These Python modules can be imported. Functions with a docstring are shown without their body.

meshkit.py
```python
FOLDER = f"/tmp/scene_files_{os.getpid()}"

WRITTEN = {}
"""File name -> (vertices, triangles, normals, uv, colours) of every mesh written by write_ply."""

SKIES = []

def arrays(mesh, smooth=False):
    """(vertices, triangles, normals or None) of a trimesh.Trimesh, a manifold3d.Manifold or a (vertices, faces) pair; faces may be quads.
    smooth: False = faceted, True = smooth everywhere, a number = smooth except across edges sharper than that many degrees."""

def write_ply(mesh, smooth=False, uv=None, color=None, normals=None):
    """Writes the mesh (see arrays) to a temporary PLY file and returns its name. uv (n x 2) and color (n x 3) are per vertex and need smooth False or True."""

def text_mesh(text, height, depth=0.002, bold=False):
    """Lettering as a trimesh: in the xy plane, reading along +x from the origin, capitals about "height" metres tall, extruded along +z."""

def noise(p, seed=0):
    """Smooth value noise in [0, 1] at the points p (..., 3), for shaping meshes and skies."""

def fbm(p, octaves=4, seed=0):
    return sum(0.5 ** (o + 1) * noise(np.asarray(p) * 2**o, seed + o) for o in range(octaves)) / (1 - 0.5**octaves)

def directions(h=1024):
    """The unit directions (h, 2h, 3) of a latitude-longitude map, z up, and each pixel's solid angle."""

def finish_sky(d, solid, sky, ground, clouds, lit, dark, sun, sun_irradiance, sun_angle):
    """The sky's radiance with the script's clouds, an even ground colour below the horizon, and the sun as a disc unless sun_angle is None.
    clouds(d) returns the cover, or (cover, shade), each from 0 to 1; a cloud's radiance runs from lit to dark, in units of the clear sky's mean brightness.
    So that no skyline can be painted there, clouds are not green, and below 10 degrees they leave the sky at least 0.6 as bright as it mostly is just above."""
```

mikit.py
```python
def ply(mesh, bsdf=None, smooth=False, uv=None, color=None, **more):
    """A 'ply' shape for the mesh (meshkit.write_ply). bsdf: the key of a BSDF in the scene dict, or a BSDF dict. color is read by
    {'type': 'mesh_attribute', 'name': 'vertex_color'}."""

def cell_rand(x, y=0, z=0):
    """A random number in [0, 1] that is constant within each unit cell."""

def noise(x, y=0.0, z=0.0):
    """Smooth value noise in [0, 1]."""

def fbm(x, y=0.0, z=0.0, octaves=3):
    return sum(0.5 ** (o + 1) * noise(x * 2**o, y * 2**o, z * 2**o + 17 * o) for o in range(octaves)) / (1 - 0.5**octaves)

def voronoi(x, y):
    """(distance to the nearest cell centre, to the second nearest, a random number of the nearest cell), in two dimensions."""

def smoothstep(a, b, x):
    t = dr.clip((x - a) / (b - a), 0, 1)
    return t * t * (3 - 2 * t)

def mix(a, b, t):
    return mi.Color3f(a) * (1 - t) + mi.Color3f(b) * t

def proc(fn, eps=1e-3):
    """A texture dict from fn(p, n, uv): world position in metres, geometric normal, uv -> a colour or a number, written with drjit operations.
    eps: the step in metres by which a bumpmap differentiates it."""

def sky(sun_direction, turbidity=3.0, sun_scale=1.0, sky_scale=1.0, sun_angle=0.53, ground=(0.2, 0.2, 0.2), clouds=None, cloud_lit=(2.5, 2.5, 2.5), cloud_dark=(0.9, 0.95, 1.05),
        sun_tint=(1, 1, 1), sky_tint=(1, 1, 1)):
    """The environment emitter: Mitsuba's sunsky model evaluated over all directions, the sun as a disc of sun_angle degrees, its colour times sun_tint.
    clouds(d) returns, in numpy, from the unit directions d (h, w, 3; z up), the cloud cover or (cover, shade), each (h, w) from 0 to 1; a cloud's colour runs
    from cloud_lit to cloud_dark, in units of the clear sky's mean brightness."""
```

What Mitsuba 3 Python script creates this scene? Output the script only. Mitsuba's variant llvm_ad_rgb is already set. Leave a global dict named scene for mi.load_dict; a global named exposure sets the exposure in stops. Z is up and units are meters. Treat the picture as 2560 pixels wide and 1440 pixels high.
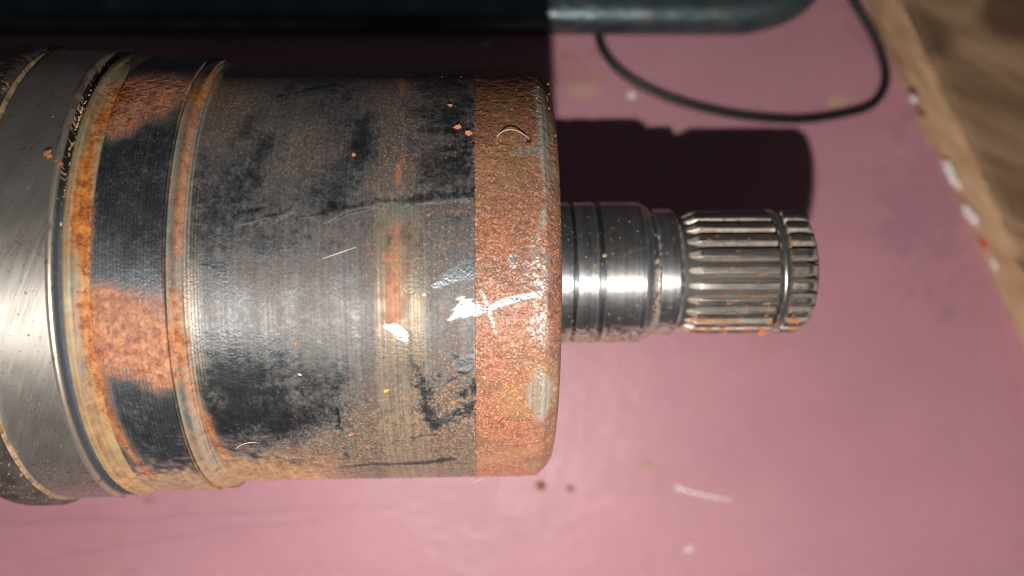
import math, numpy as np, trimesh, drjit as dr, mitsuba as mi, mikit, meshkit
from mikit import proc, smoothstep, mix
from scipy.interpolate import CubicSpline

T = mi.ScalarTransform4f
rng = np.random.default_rng(7)

# ------------------------------------------------------------------ camera, lamp, exposure
U = 8.0e-5                      # metres per unit: one unit is 0.08 mm; all lengths below are in units
D = 2450.0                      # camera above the axle's axis
H = 800.0                       # axis above the table top
YA = 38.0                       # axis offset from the camera's foot point
FOC = 2450.0
TILT, ROLL = math.atan(93 / FOC), math.radians(-0.35)
exposure = 0.0
_f = np.array([math.sin(TILT), 0, -math.cos(TILT)])
_r0, _u0 = np.array([math.cos(TILT), 0, math.sin(TILT)]), np.array([0, 1.0, 0])
_r = math.cos(ROLL) * _r0 + math.sin(ROLL) * _u0
_u = math.cos(ROLL) * _u0 - math.sin(ROLL) * _r0
EYE = np.array([0, 0, D])       # the frame of all lengths: x along the axle, z up, z = 0 at the axis


def W(p):                       # units -> metres, table top at z = 0
    return (np.asarray(p, float) + [0, 0, H]) * U


labels = {}
scene = {"type": "scene"}
scene["camera"] = {"type": "thinlens", "fov": math.degrees(2 * math.atan(1280 / FOC)), "fov_axis": "x", "near_clip": 0.01, "far_clip": 50.0,
                   "aperture_radius": 23 * U, "focus_distance": 2060 * U,
                   "to_world": T().look_at(origin=W(EYE).tolist(), target=(W(EYE) + _f).tolist(), up=_u.tolist())}
scene["room_light"] = {"type": "constant", "radiance": {"type": "rgb", "value": [0.031, 0.032, 0.035]}}
LAMP_TILT = 38.0
LAMP = np.array([30.0, -800.0, D])
scene["lamp"] = {"type": "disk", "to_world": T().translate(W(LAMP).tolist()).rotate([1, 0, 0], 180 - LAMP_TILT).scale(30 * U),
                 "emitter": {"type": "area", "radiance": {"type": "rgb", "value": [20800, 19300, 17700]}}}
labels["lamp"] = {"label": "small round white lamp beside the camera, lighting the axle from below the frame", "category": "lamp"}


# ------------------------------------------------------------------ measuring helpers
def ray(x, y):
    return _f + (x - 1280) / FOC * _r + (720 - y) / FOC * _u


def on_plane(x, y, z=-H):       # where the sight line of a photo point meets a level plane
    d = ray(x, y)
    return EYE + d * (z - D) / d[2]


def on_cyl(x, y, R):            # -> (A along the axis, s = arc length x 500 / R, positive downwards in the photo)
    d = ray(x, y)
    o = EYE - [0, YA, 0]
    a, b, c = d[1] ** 2 + d[2] ** 2, o[1] * d[1] + o[2] * d[2], o[1] ** 2 + o[2] ** 2 - R * R
    t = (-b - math.sqrt(max(b * b - a * c, 0))) / a
    q = o + d * t
    return q[0], math.atan2(-q[1], q[2]) * 500


def ax(x, R):
    return on_cyl(x, 678, R)[0]


def cyl_point(A, s, R):
    th = s / 500
    return np.array([A, YA - R * math.sin(th), R * math.cos(th)])


# ------------------------------------------------------------------ drjit helpers for the materials
def _hash(x, y, k):
    h = x * 374761393 + y * 668265263 + k
    h = (h ^ (h >> 13)) * 1274126177
    return mi.Float((h ^ (h >> 16)) & 0xFFFF) / 65535.0


def n2(x, y, k=0):
    x, y = mi.Float(x), mi.Float(y)
    fx, fy = dr.floor(x), dr.floor(y)
    tx, ty = x - fx, y - fy
    tx, ty = tx * tx * (3 - 2 * tx), ty * ty * (3 - 2 * ty)
    ix, iy = mi.UInt32(mi.Int32(fx) + 100000), mi.UInt32(mi.Int32(fy) + 100000)
    k = mi.UInt32(k * 7919 + 13)
    a = dr.lerp(_hash(ix, iy, k), _hash(ix + 1, iy, k), tx)
    b = dr.lerp(_hash(ix, iy + 1, k), _hash(ix + 1, iy + 1, k), tx)
    return dr.lerp(a, b, ty)


def n1(x, k=0):
    x = mi.Float(x)
    fx = dr.floor(x)
    t = x - fx
    t = t * t * (3 - 2 * t)
    ix, k = mi.UInt32(mi.Int32(fx) + 100000), mi.UInt32(k * 7919 + 13)
    z = mi.UInt32(5)
    return dr.lerp(_hash(ix, z, k), _hash(ix + 1, z, k), t)


def axle_coords(p):
    A, y, z = p.x / U, p.y / U - YA, p.z / U - H
    return A, dr.atan2(-y, z) * 500.0


def band(a, lo, hi, soft=2.0):
    return smoothstep(lo - soft, lo + soft, a) * (1 - smoothstep(hi - soft, hi + soft, a))


def spot(x, y, rx, ry, R=500, rot=0, soft=0.35):    # an elliptic patch given by its place on the thing
    A0, s0 = on_cyl(x, y, R)
    A1, s1 = on_cyl(x + 2, y, R)
    A2, s2 = on_cyl(x, y + 2, R)
    kx, ky = abs(A1 - A0) / 2, abs(s2 - s0) / 2
    rx, ry, c, sn = rx * kx, ry * ky, math.cos(math.radians(rot)), math.sin(math.radians(rot))

    def f(A, s, warp=0.0):
        da, ds = A - A0, s - s0
        q = dr.sqrt(dr.square((da * c + ds * sn) / rx) + dr.square((ds * c - da * sn) / ry)) + warp
        return 1 - smoothstep(1 - soft, 1 + soft, q)
    return f


def stroke(pts, w, R=500, soft=2.0):                # a smear along a polyline; w: half width at each point
    q = [on_cyl(x, y, R) for x, y in pts]
    w = [w] * len(q) if np.isscalar(w) else w

    def f(A, s, warp=0.0):
        m = mi.Float(-99)
        for (a0, s0), (a1, s1), w0, w1 in zip(q, q[1:], w, w[1:]):
            da, ds = a1 - a0, s1 - s0
            t = dr.clip(((A - a0) * da + (s - s0) * ds) / (da * da + ds * ds), 0, 1)
            d = dr.sqrt(dr.square(A - a0 - t * da) + dr.square(s - s0 - t * ds))
            m = dr.maximum(m, (w0 + (w1 - w0) * t) - d)
        return smoothstep(-soft, soft, m - warp)
    return f


def any_of(fs, A, s, warp):
    m = mi.Float(0)
    for f in fs:
        m = dr.maximum(m, f(A, s, warp))
    return m


def C(*v):
    return mi.Color3f(*v)


def principled(color, metallic=0.0, roughness=0.5, height=None, scale=1.0, eps=1.0, **more):
    b = {"type": "principled", "base_color": proc(color) if callable(color) else {"type": "rgb", "value": list(color)},
         "metallic": proc(metallic) if callable(metallic) else metallic, "roughness": proc(roughness) if callable(roughness) else roughness, **more}
    if height is not None:
        b = {"type": "bumpmap", "scale": scale, "nested": b, "texture": proc(height, eps=eps * U)}
    return {"type": "twosided", "nested": b}


# ------------------------------------------------------------------ axial stations of the axle
R_BODY, R_RIDGE, R_NECK, R_RING, R_COLLAR, R_CUFF = 500, 516, 523, 528, 536, 553
A_CUFF0, A_COL0, A_COL1 = ax(-225, R_CUFF), ax(-58, R_COLLAR), ax(129, R_COLLAR)
A_RING0, A_RING1, A_NECK1, A_RIDGE1 = ax(150, R_RING), ax(226, R_NECK), ax(408, R_NECK), ax(462, R_RIDGE)
A_WEAR0, A_WEAR1 = ax(936, R_BODY), ax(1062, R_BODY)
A_BAND, A_BEV, A_END = ax(1187, R_BODY), ax(1368, R_BODY), ax(1409, 480)
A_J1, A_SN1, A_SP1 = ax(1643, 176), ax(1712, 160), ax(2052, 140)

# ------------------------------------------------------------------ rusty steel: the housing
RUST_PATCH = [spot(365, 232, 110, 52, R_NECK, 0, .22), spot(300, 285, 60, 45, R_NECK, -20, .3), spot(330, 850, 108, 108, R_NECK, 8, .16), spot(262, 775, 62, 60, R_NECK, 0, .2), spot(390, 880, 60, 88, R_NECK, 0, .2)]
GROOVE_RUST = [stroke([(236, 325), (214, 420), (203, 520), (203, 600), (206, 680), (208, 740)], [6, 14, 19, 19, 6, 4], R_RING, 11),
               stroke([(318, 195), (280, 250), (240, 310)], [9, 12, 8], R_RING, 9),
               stroke([(207, 735), (216, 830), (238, 930), (266, 1030), (318, 1130), (380, 1195)], [10, 14, 13, 11, 11, 8], R_RING, 18)]
RIDGE_RUST = [stroke([(540, 170), (500, 240), (478, 310), (466, 380)], [13, 13, 8, 7], R_RIDGE, 8),
              stroke([(466, 380), (452, 480), (446, 560), (443, 640)], [8, 8, 6, 5], R_RIDGE, 7),
              stroke([(436, 730), (448, 850), (466, 930), (486, 1010), (520, 1090), (560, 1150)], [9, 9, 6, 7, 11, 10], R_RIDGE, 13)]
WEAR_RUST = [stroke([(1003, 200), (1006, 235)], [12, 6], 500, 6), stroke([(996, 415), (998, 455)], [8, 5], 500, 4), stroke([(992, 560), (990, 640), (985, 720), (984, 800)], [5, 11, 19, 17], 500, 15),
             stroke([(964, 640), (975, 655), (992, 640)], [5, 6, 5], 500, 4)]
SCUFF = [stroke([(1203, 725), (1222, 775), (1242, 838)], [3, 4, 1.5], 500, 4)]
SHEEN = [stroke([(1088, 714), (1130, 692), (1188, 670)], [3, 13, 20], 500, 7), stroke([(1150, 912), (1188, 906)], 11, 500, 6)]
POLISH = [stroke([(1124, 800), (1150, 778), (1192, 772)], [1, 13, 12], 500, 5), stroke([(1148, 748), (1168, 758), (1190, 776)], [3, 9, 10], 500, 5),
          stroke([(1190, 783), (1270, 752), (1352, 733)], [3.5, 6.5, 5], 500, 3.5),
          stroke([(966, 816), (988, 823), (1006, 838), (1016, 852)], [5, 11, 12, 4], 500, 2.5)]
POLISH2 = [spot(1352, 690, 26, 85, 500, 0, .6), spot(1352, 815, 26, 55, 500, 0, .6), spot(1282, 655, 17, 20, 500, 0, .25), spot(1316, 690, 12, 40, 500, 0, .6)]
BARE = [spot(1352, 990, 26, 62, 500, 0, .4), spot(1362, 330, 18, 130, 500, 0, .6), spot(1325, 375, 40, 16, 500, -10, .8), spot(1358, 545, 12, 30, 500, 25, .5)]
SMEAR = [stroke([(585, 540), (620, 527), (660, 520)], [2, 8, 1], 500, 6.4), stroke([(740, 548), (850, 522), (960, 505), (1060, 494), (1185, 487)], [1, 4, 5, 9, 11], 500, 6.4),
         stroke([(600, 560), (680, 540), (730, 520)], [1, 3, 1], 500, 4.8), stroke([(828, 505), (838, 520)], 6, 500, 6.4), stroke([(838, 1020), (853, 1070)], 3.5, 500, 4.0),
         
         stroke([(1105, 966), (1145, 940)], [2.5, 4], 500, 4.8), stroke([(1130, 880), (1140, 895)], [2.5, 4], 500, 4.8),
         stroke([(1140, 893), (1190, 893)], 3, 500, 3.2), stroke([(1145, 930), (1190, 930)], 3, 500, 3.2),
         stroke([(560, 1118), (680, 1145), (830, 1168), (930, 1160), (1060, 1155), (1130, 1146)], [5, 9, 8, 7, 12, 11], 500, 6.4), stroke([(862, 1118), (872, 1142)], 4, 500, 6.4),
         stroke([(980, 1105), (1085, 1085)], 2.5, 500, 4.8), stroke([(700, 240), (880, 205)], [2, 3], 500, 6.4)]
SMEAR3 = [stroke([(1034, 890), (1060, 980), (1078, 1050)], [5, 15, 15], 500, 14.4), stroke([(1080, 1062), (1130, 1050), (1185, 1015)], [13, 9, 18], 500, 12.8), stroke([(1160, 985), (1186, 970)], 14, 500, 16.0)]
SMEAR2 = [spot(905, 350, 30, 60, 500, 10, .9), spot(868, 238, 14, 18, 500, 0, .7), spot(655, 380, 20, 50, 500, 20, .9), spot(615, 320, 22, 40, 500, 25, .9)]
DARK = [spot(530, 480, 60, 130, 500, 0, .9), spot(640, 400, 45, 90, 500, 25, .9), spot(850, 470, 60, 60, 500, 0, .9), spot(780, 215, 90, 22, 500, -6, .9), spot(700, 600, 90, 40, 500, 0, .9), spot(905, 350, 40, 80, 500, 8, .9)]
TANNED = [spot(580, 250, 75, 65, 500, -20, .9), spot(590, 330, 40, 40, 500, 0, .9), spot(1010, 330, 60, 90, 500, 0, .9), spot(760, 370, 90, 60, 500, 0, .95), spot(1000, 1090, 200, 80, 500, 0, .9), spot(760, 1160, 250, 34, 500, 0, .9)]
CLEAN = [spot(660, 1015, 185, 92, 500, 6, .95), spot(590, 945, 95, 60, 500, 0, .8), spot(545, 1070, 50, 46, 500, 0, .7), spot(1120, 250, 70, 90, 500, 0, .8), spot(1125, 420, 68, 60, 500, 0, .8)]
STREAKS = [stroke([(600, 562), (660, 553), (730, 535)], [1, 3, 1], 500, 2), stroke([(812, 558), (880, 530), (960, 514)], [1.5, 3.5, 1.5], 500, 2), stroke([(690, 555), (735, 530)], [1, 2], 500, 2),
           stroke([(1000, 516), (1180, 498)], [1, 2], 500, 2), stroke([(1150, 900), (1190, 886)], [2, 3], 500, 2), stroke([(1150, 924), (1188, 926)], [2, 3], 500, 2)]
PATINA = [spot(985, 525, 60, 30, 500, 0, .6)]


def steel(p):
    A, s = axle_coords(p)
    n40, m40 = n2(A / 46, s / 46, 1), n2(A / 40, s / 40, 2)
    n12, m12 = n2(A / 13, s / 13, 3), n2(A / 11, s / 11, 4)
    n5, n3 = n2(A / 5.5, s / 5.5, 5), n2(A / 2.7, s / 2.7, 6)
    lathe = n1(A / 3.2, 7)
    brush = n2(A / 2.6, s / 90, 8)
    wide = n2(A / 150, s / 150, 9)
    warp = (n40 - .5) * .5 + (n12 - .5) * .5 + (n5 - .5) * .22
    wpx = (n40 - .5) * 9 + (n12 - .5) * 5 + (n5 - .5) * 5
    As, ss = A + (m40 - .5) * 14 + (m12 - .5) * 6, s + (n40 - .5) * 14 + (n12 - .5) * 6
    grain = n5 * .45 + n3 * .55
    # dark oxidised steel
    col = mix(C(.145, .16, .178), C(.31, .328, .342), dr.clip(.5 + .45 * (brush - .5) + .5 * (n12 - .5) + .4 * (wide - .5), 0, 1))
    met, rgh = mi.Float(.92), .60 + .10 * (n12 - .5) + .10 * (wide - .5)
    body = smoothstep(A_RIDGE1 - 4, A_RIDGE1 + 4, A)
    # slate blue turned neck
    neck = band(A, A_RING1, A_NECK1, 3)
    turned = .5 + .5 * dr.sin(A * (2 * math.pi / 7.2) + 2 * (n40 - .5))
    col = mix(col, mix(C(.10, .12, .145), C(.23, .25, .27), dr.clip(.32 + turned * .36 + .35 * (n12 - .5) + .4 * (m40 - .5), 0, 1)), neck)
    # dust film on the body
    clean = any_of(CLEAN, As, ss, warp * 1.5 + .5 * (n2(A / 60, s / 7, 23) - .5) - .1)
    lit = smoothstep(-180, 10, s) * (1 - smoothstep(170, 290, s - (A + 200) * .12))
    low = smoothstep(250, 430, s + (wide - .5) * 90 + (n40 - .5) * 70 + (A + 230) * .42 + (grain - .5) * 60)
    film = .60 + .20 * (n1(A / 21, 19) - .5) * (1 - neck) + .40 * (wide - .5) + .28 * (n40 - .5) + .22 * (m40 - .5) + .2 * (m12 - .5) - .20 * lit - .50 * clean * body * (1 - low * .8) + .30 * low - .62 * neck
    film = film - .36 * any_of(DARK, As, ss, warp * 1.4) * body + .30 * any_of(TANNED, As, ss, warp * 1.4) * body
    tanned = any_of(TANNED, As, ss, warp * 1.4) * body
    smear3 = any_of(SMEAR3, As, ss, (n12 - .5) * 16 + (grain - .5) * 26 + 2) * .8
    smear = dr.maximum(any_of(SMEAR, A + (m40 - .5) * 8, s + (n40 - .5) * 8, (n12 - .5) * 5 + (n5 - .5) * 3 + (grain - .5) * 3 + 1) * .85, any_of(SMEAR2, A, s, warp) * .6) * dr.clip(1.05 - .45 * grain, 0, 1)
    smear = dr.maximum(smear, smear3)
    dust = dr.clip(film + (grain - .5) * (.60 + .4 * low) + (n5 - .5) * .1, 0, 1) * (1 - smear * .95)
    dcol = mix(C(.098, .080, .069), C(.180, .134, .108), dr.clip((grain - .40) * 2.4, 0, 1))
    dcol = mix(dcol, mix(C(.14, .105, .084), C(.29, .205, .152), dr.clip((grain - .35) * 2.6, 0, 1)), low)
    dcol = mix(dcol, mix(C(.115, .084, .066), C(.255, .178, .130), dr.clip((grain - .35) * 2.4, 0, 1)), tanned * .8)
    speck = smoothstep(.74, .86, n3) * (.35 + .65 * smoothstep(-300, -100, A)) * (1 - clean * .7)
    dcol = mix(dcol, C(.36, .215, .14), speck)
    dust = dr.maximum(dust, speck * .75 * (1 - smear))
    dcol = dcol * (.92 + .16 * lathe)
    col = col * (.90 + .20 * lathe)
    clk = clean * body * (1 - low)
    col = mix(col, C(.055, .06, .066), clk * .6)
    col, met, rgh = mix(col, dcol, dust), met * (1 - dust * .75), rgh + dust * .15
    col = mix(col, C(.030, .031, .035), smear * .82)
    rgh = rgh - smear * .05
    st = any_of(STREAKS, A, s, (n5 - .5) * 3)
    col, met, rgh = mix(col, C(.50, .54, .58), st * .8), dr.maximum(met, st * .95), rgh - st * .1
    # polished wear ring
    wear = band(A + (n5 - .5) * 3, A_WEAR0, A_WEAR1, 5)
    wfade = smoothstep(-230, -40, s) * (1 - .55 * smoothstep(150, 330, s))
    wcol = mix(C(.23, .19, .14), C(.43, .335, .235), dr.clip(.5 * lathe + .5 * brush, 0, 1))
    wk = wear * wfade * dr.clip(.62 + .7 * (n12 - .5) + .5 * (brush - .5), 0, 1) * (1 - smear)
    col, met, rgh = mix(col, wcol, wk), dr.maximum(met, wk * .9), rgh * (1 - wk) + wk * .60
    pat = any_of(PATINA, A, s, warp) * wear
    col = mix(col, C(.17, .26, .24), pat * .35)
    # olive deposit on the rings
    ring = band(A, A_RING0 - 3, A_RING1 - 1, 2)
    olive = mix(C(.20, .165, .085), C(.55, .47, .27), dr.clip(.75 * n1(A / 4.5, 11) + .4 * (m12 - .2), 0, 1))
    olive = mix(olive, C(.20, .23, .235), smoothstep(-60, 40, s) * (1 - smoothstep(240, 340, s)) * .75 * n1(A / 9, 12))
    rk = ring * .9
    ridge = band(A, A_NECK1 - 1, A_RIDGE1 + 4, 3)
    rcol = mix(C(.12, .13, .13), C(.40, .40, .35), dr.clip(n1(A / 5, 13) * 1.1 + .3 * (m12 - .5), 0, 1))
    col, met, rgh = mix(col, olive, rk), met * (1 - rk * .6), rgh * (1 - rk) + rk * .55
    col, met, rgh = mix(col, rcol, ridge * .9), met * (1 - ridge * .35), rgh * (1 - ridge) + ridge * .5
    dk = band(A, A_NECK1 - 4, A_NECK1 + 3, 1.5)
    col = mix(col, C(.03, .03, .03), dk * .7)
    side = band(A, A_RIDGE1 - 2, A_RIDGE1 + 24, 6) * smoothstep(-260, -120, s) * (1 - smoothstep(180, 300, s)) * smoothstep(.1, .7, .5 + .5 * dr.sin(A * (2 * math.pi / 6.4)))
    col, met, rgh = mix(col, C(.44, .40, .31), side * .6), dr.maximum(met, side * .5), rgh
    # rust
    saw = (turned - .5) * .20
    pr = any_of(RUST_PATCH, A, ss, warp * .8 + saw) * smoothstep(A_RING0, A_RING0 + 20, A)
    ro = dr.clip(.5 + .75 * (n12 - .5) + 1.0 * (grain - .5) + .3 * (lathe - .5), 0, 1)
    halo = any_of(RUST_PATCH, A, ss, warp * .9 - .30) * (neck + ridge) * (.35 + .5 * n12)
    col, met = mix(col, C(.20, .105, .06), halo * .7), met * (1 - halo * .6)
    stain = (ring + ridge * .8) * smoothstep(.36, .72, n40 * .55 + m12 * .25 + .2 * n5)
    col, met = mix(col, mix(C(.16, .065, .025), C(.42, .21, .085), ro), stain * .62), met * (1 - stain * .5)
    gr = any_of(GROOVE_RUST, A, ss, wpx + (grain - .5) * 14)
    rr = any_of(RIDGE_RUST, A, ss, wpx * 1.2 + (grain - .5) * 12) * (.55 + .45 * n1(A / 4, 17))
    wr = any_of(WEAR_RUST, A, s, (n12 - .5) * 16 + (n5 - .5) * 10 + (lathe - .5) * 8) * .8
    lowr = smoothstep(425, 520, s + (n12 - .5) * 60) * (1 - smoothstep(-380, -250, A)) * smoothstep(A_RING0, A_RING0 + 8, A) * .8
    orange = mix(C(.17, .044, .012), C(.60, .215, .045), ro)
    salmon = mix(C(.20, .075, .042), C(.52, .235, .13), ro)
    salmon = mix(salmon, C(.62, .36, .13), smoothstep(.62, .85, m12) * .22)
    salmon = mix(salmon, C(.13, .085, .085), smoothstep(.62, .82, n2(A / 5, s / 5, 14)) * .45)
    for k, c in ((lowr, mix(C(.22, .12, .065), C(.46, .27, .15), ro)), (pr, salmon), (gr, orange), (rr, orange), (wr, mix(C(.25, .09, .04), C(.50, .21, .10), ro))):
        col, met, rgh = mix(col, c, k * .96), met * (1 - k), rgh * (1 - k) + k * .72
    # the rusted end band
    end = smoothstep(A_BAND - 1.5, A_BAND + 1.5, A + (n12 - .5) * 5 + (n3 - .5) * 5)
    ecol = mix(C(.205, .082, .050), C(.46, .200, .122), dr.clip(.5 + 1.0 * (grain - .5) + .35 * (n12 - .5) + .4 * (n40 - .5), 0, 1))
    ecol = mix(ecol, C(.135, .085, .06), smoothstep(.42, .75, n40 * .6 + n12 * .4) * .65)
    ecol = mix(ecol, C(.12, .065, .05), smoothstep(.64, .82, n2(A / 4.2, s / 4.2, 15)) * .55)
    ecol = mix(ecol, C(.30, .19, .085), smoothstep(.55, .85, n2(A / 70, s / 45, 16)) * .4)
    ecol = mix(ecol, C(.55, .30, .19), smoothstep(.72, .86, n3) * .75)
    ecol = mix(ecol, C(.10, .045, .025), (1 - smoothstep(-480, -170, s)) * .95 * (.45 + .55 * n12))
    bare = any_of(BARE, As, ss, warp * .9) * dr.clip(.45 + brush * .6, 0, 1)
    ecol = mix(ecol, mix(C(.26, .27, .24), C(.60, .58, .50), lathe), bare * .92)
    col, met, rgh = mix(col, ecol, end), met * (1 - end) + end * bare * .55, rgh * (1 - end) + end * (.56 - .1 * n12)
    # knocked bright spots
    hatch = n2((A * .94 - s * .34) / 40, (A * .34 + s * .94) / 3.2, 18)
    po = any_of(POLISH, A, s, (n5 - .5) * 2.5 + (hatch - .5) * 9 * (1 - end) * smoothstep(A_WEAR1, A_WEAR1 + 20, A)) * dr.clip(1.25 - .5 * smoothstep(.55, .75, grain), 0, 1)
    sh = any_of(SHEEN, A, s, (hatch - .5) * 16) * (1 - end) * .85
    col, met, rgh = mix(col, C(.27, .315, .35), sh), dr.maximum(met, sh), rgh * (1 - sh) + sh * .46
    po2 = any_of(POLISH2, As, ss, warp * .9) * dr.clip(.35 + 1.1 * (n5 - .2), 0, 1) * smoothstep(.35, .62, grain + .12)
    po = dr.maximum(dr.maximum(po, po2 * .6), any_of(SCUFF, A, s, (n5 - .5) * 3) * .5)
    col, met, rgh = mix(col, C(.50, .52, .54), po), dr.maximum(met, po), rgh * (1 - po) + po * .48
    return col, met, dr.clip(rgh, .2, 1)


def steel_height(p, n, uv):
    A, s = axle_coords(p)
    end = smoothstep(A_BAND - 2, A_BAND + 2, A)
    pr = any_of(RUST_PATCH, A, s, 0.0) * (1 - end)
    fine, pit = n2(A / 3.4, s / 3.4, 21), n2(A / 8, s / 8, 22)
    turned = dr.sin(A * (2 * math.pi / 7.2)) * (1 - end)
    rough = dr.maximum(end, pr)
    return U * ((fine - .5) * (.36 + .8 * rough) + (pit - .5) * (.04 + 1.2 * rough) + (n1(A / 3.1, 7) - .5) * .16 * (1 - rough) + turned * .05)


scene["mat_rusty_steel"] = principled(lambda p, n, uv: steel(p)[0], lambda p, n, uv: steel(p)[1], lambda p, n, uv: steel(p)[2], steel_height, eps=.7, specular=.5, anisotropic=.75)

# ------------------------------------------------------------------ brushed collar
COL_SMUDGE = [spot(205, 320, 45, 40, R_COLLAR, -30, .7), spot(30, 620, 30, 20, R_COLLAR, 0, .9)]


def collar_color(p, n, uv):
    A, s = axle_coords(p)
    n20, g = n2(A / 30, s / 30, 31), n2(A / 3, s / 3, 32) * .6 + n2(A / 6, s / 6, 33) * .4
    sc = n2((A + s * .45) / 2.6, (s - A * .45) / 45, 34)
    c = mix(C(.47, .45, .415), C(.63, .605, .56), dr.clip(n20 * .5 + sc * .5, 0, 1))
    low = smoothstep(330, 480, s)
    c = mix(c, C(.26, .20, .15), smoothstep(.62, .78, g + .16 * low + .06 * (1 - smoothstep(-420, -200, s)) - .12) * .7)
    return mix(c, C(.33, .27, .24), any_of(COL_SMUDGE, A, s, (n20 - .5)) * .6 * smoothstep(.4, .6, g))


def collar_rough(p, n, uv):
    A, s = axle_coords(p)
    return dr.clip(.61 + .10 * (n2(A / 40, s / 40, 35) - .5) + .16 * (n2((A + s * .45) / 2.6, (s - A * .45) / 45, 34) - .5), .2, 1)


def collar_height(p, n, uv):
    A, s = axle_coords(p)
    return U * .30 * (n2((A + s * .45) / 2.6, (s - A * .45) / 45, 34) + .5 * n2(A / 3, s / 60, 36))


scene["mat_brushed_steel"] = principled(collar_color, .9, collar_rough, collar_height, eps=.7, anisotropic=.8)


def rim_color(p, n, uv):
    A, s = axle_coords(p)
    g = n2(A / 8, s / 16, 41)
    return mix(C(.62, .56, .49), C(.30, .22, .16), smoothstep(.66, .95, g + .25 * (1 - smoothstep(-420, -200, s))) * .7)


scene["mat_bright_rim"] = principled(rim_color, .85, .38)


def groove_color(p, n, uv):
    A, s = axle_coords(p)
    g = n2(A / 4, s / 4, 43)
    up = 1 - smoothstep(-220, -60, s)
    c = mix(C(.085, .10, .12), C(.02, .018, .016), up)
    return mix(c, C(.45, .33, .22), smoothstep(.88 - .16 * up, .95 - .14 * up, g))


scene["mat_dirty_groove"] = principled(groove_color, .3, .5)


def boot_color(p, n, uv):
    A, s = axle_coords(p)
    g, n20 = n2(A / 3.2, s / 3.2, 44), n2(A / 26, s / 26, 45)
    c = mix(C(.022, .022, .021), C(.06, .055, .05), n20)
    return mix(c, C(.36, .24, .15), smoothstep(.80, .95, g * .75 + n2(A / 30, s / 12, 46) * .42) * .8)


def boot_height(p, n, uv):
    A, s = axle_coords(p)
    return U * 2.2 * (n2(A / 7, s / 7, 47) + .4 * n2(A / 3, s / 3, 48))


scene["mat_black_rubber"] = principled(boot_color, 0.0, .42, boot_height, eps=.8)
scene["mat_tan_edge"] = principled(lambda p, n, uv: mix(C(.16, .115, .07), C(.52, .38, .24), n2(p.y / U / 7, p.z / U / 7, 49)), .3, .5)

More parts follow.
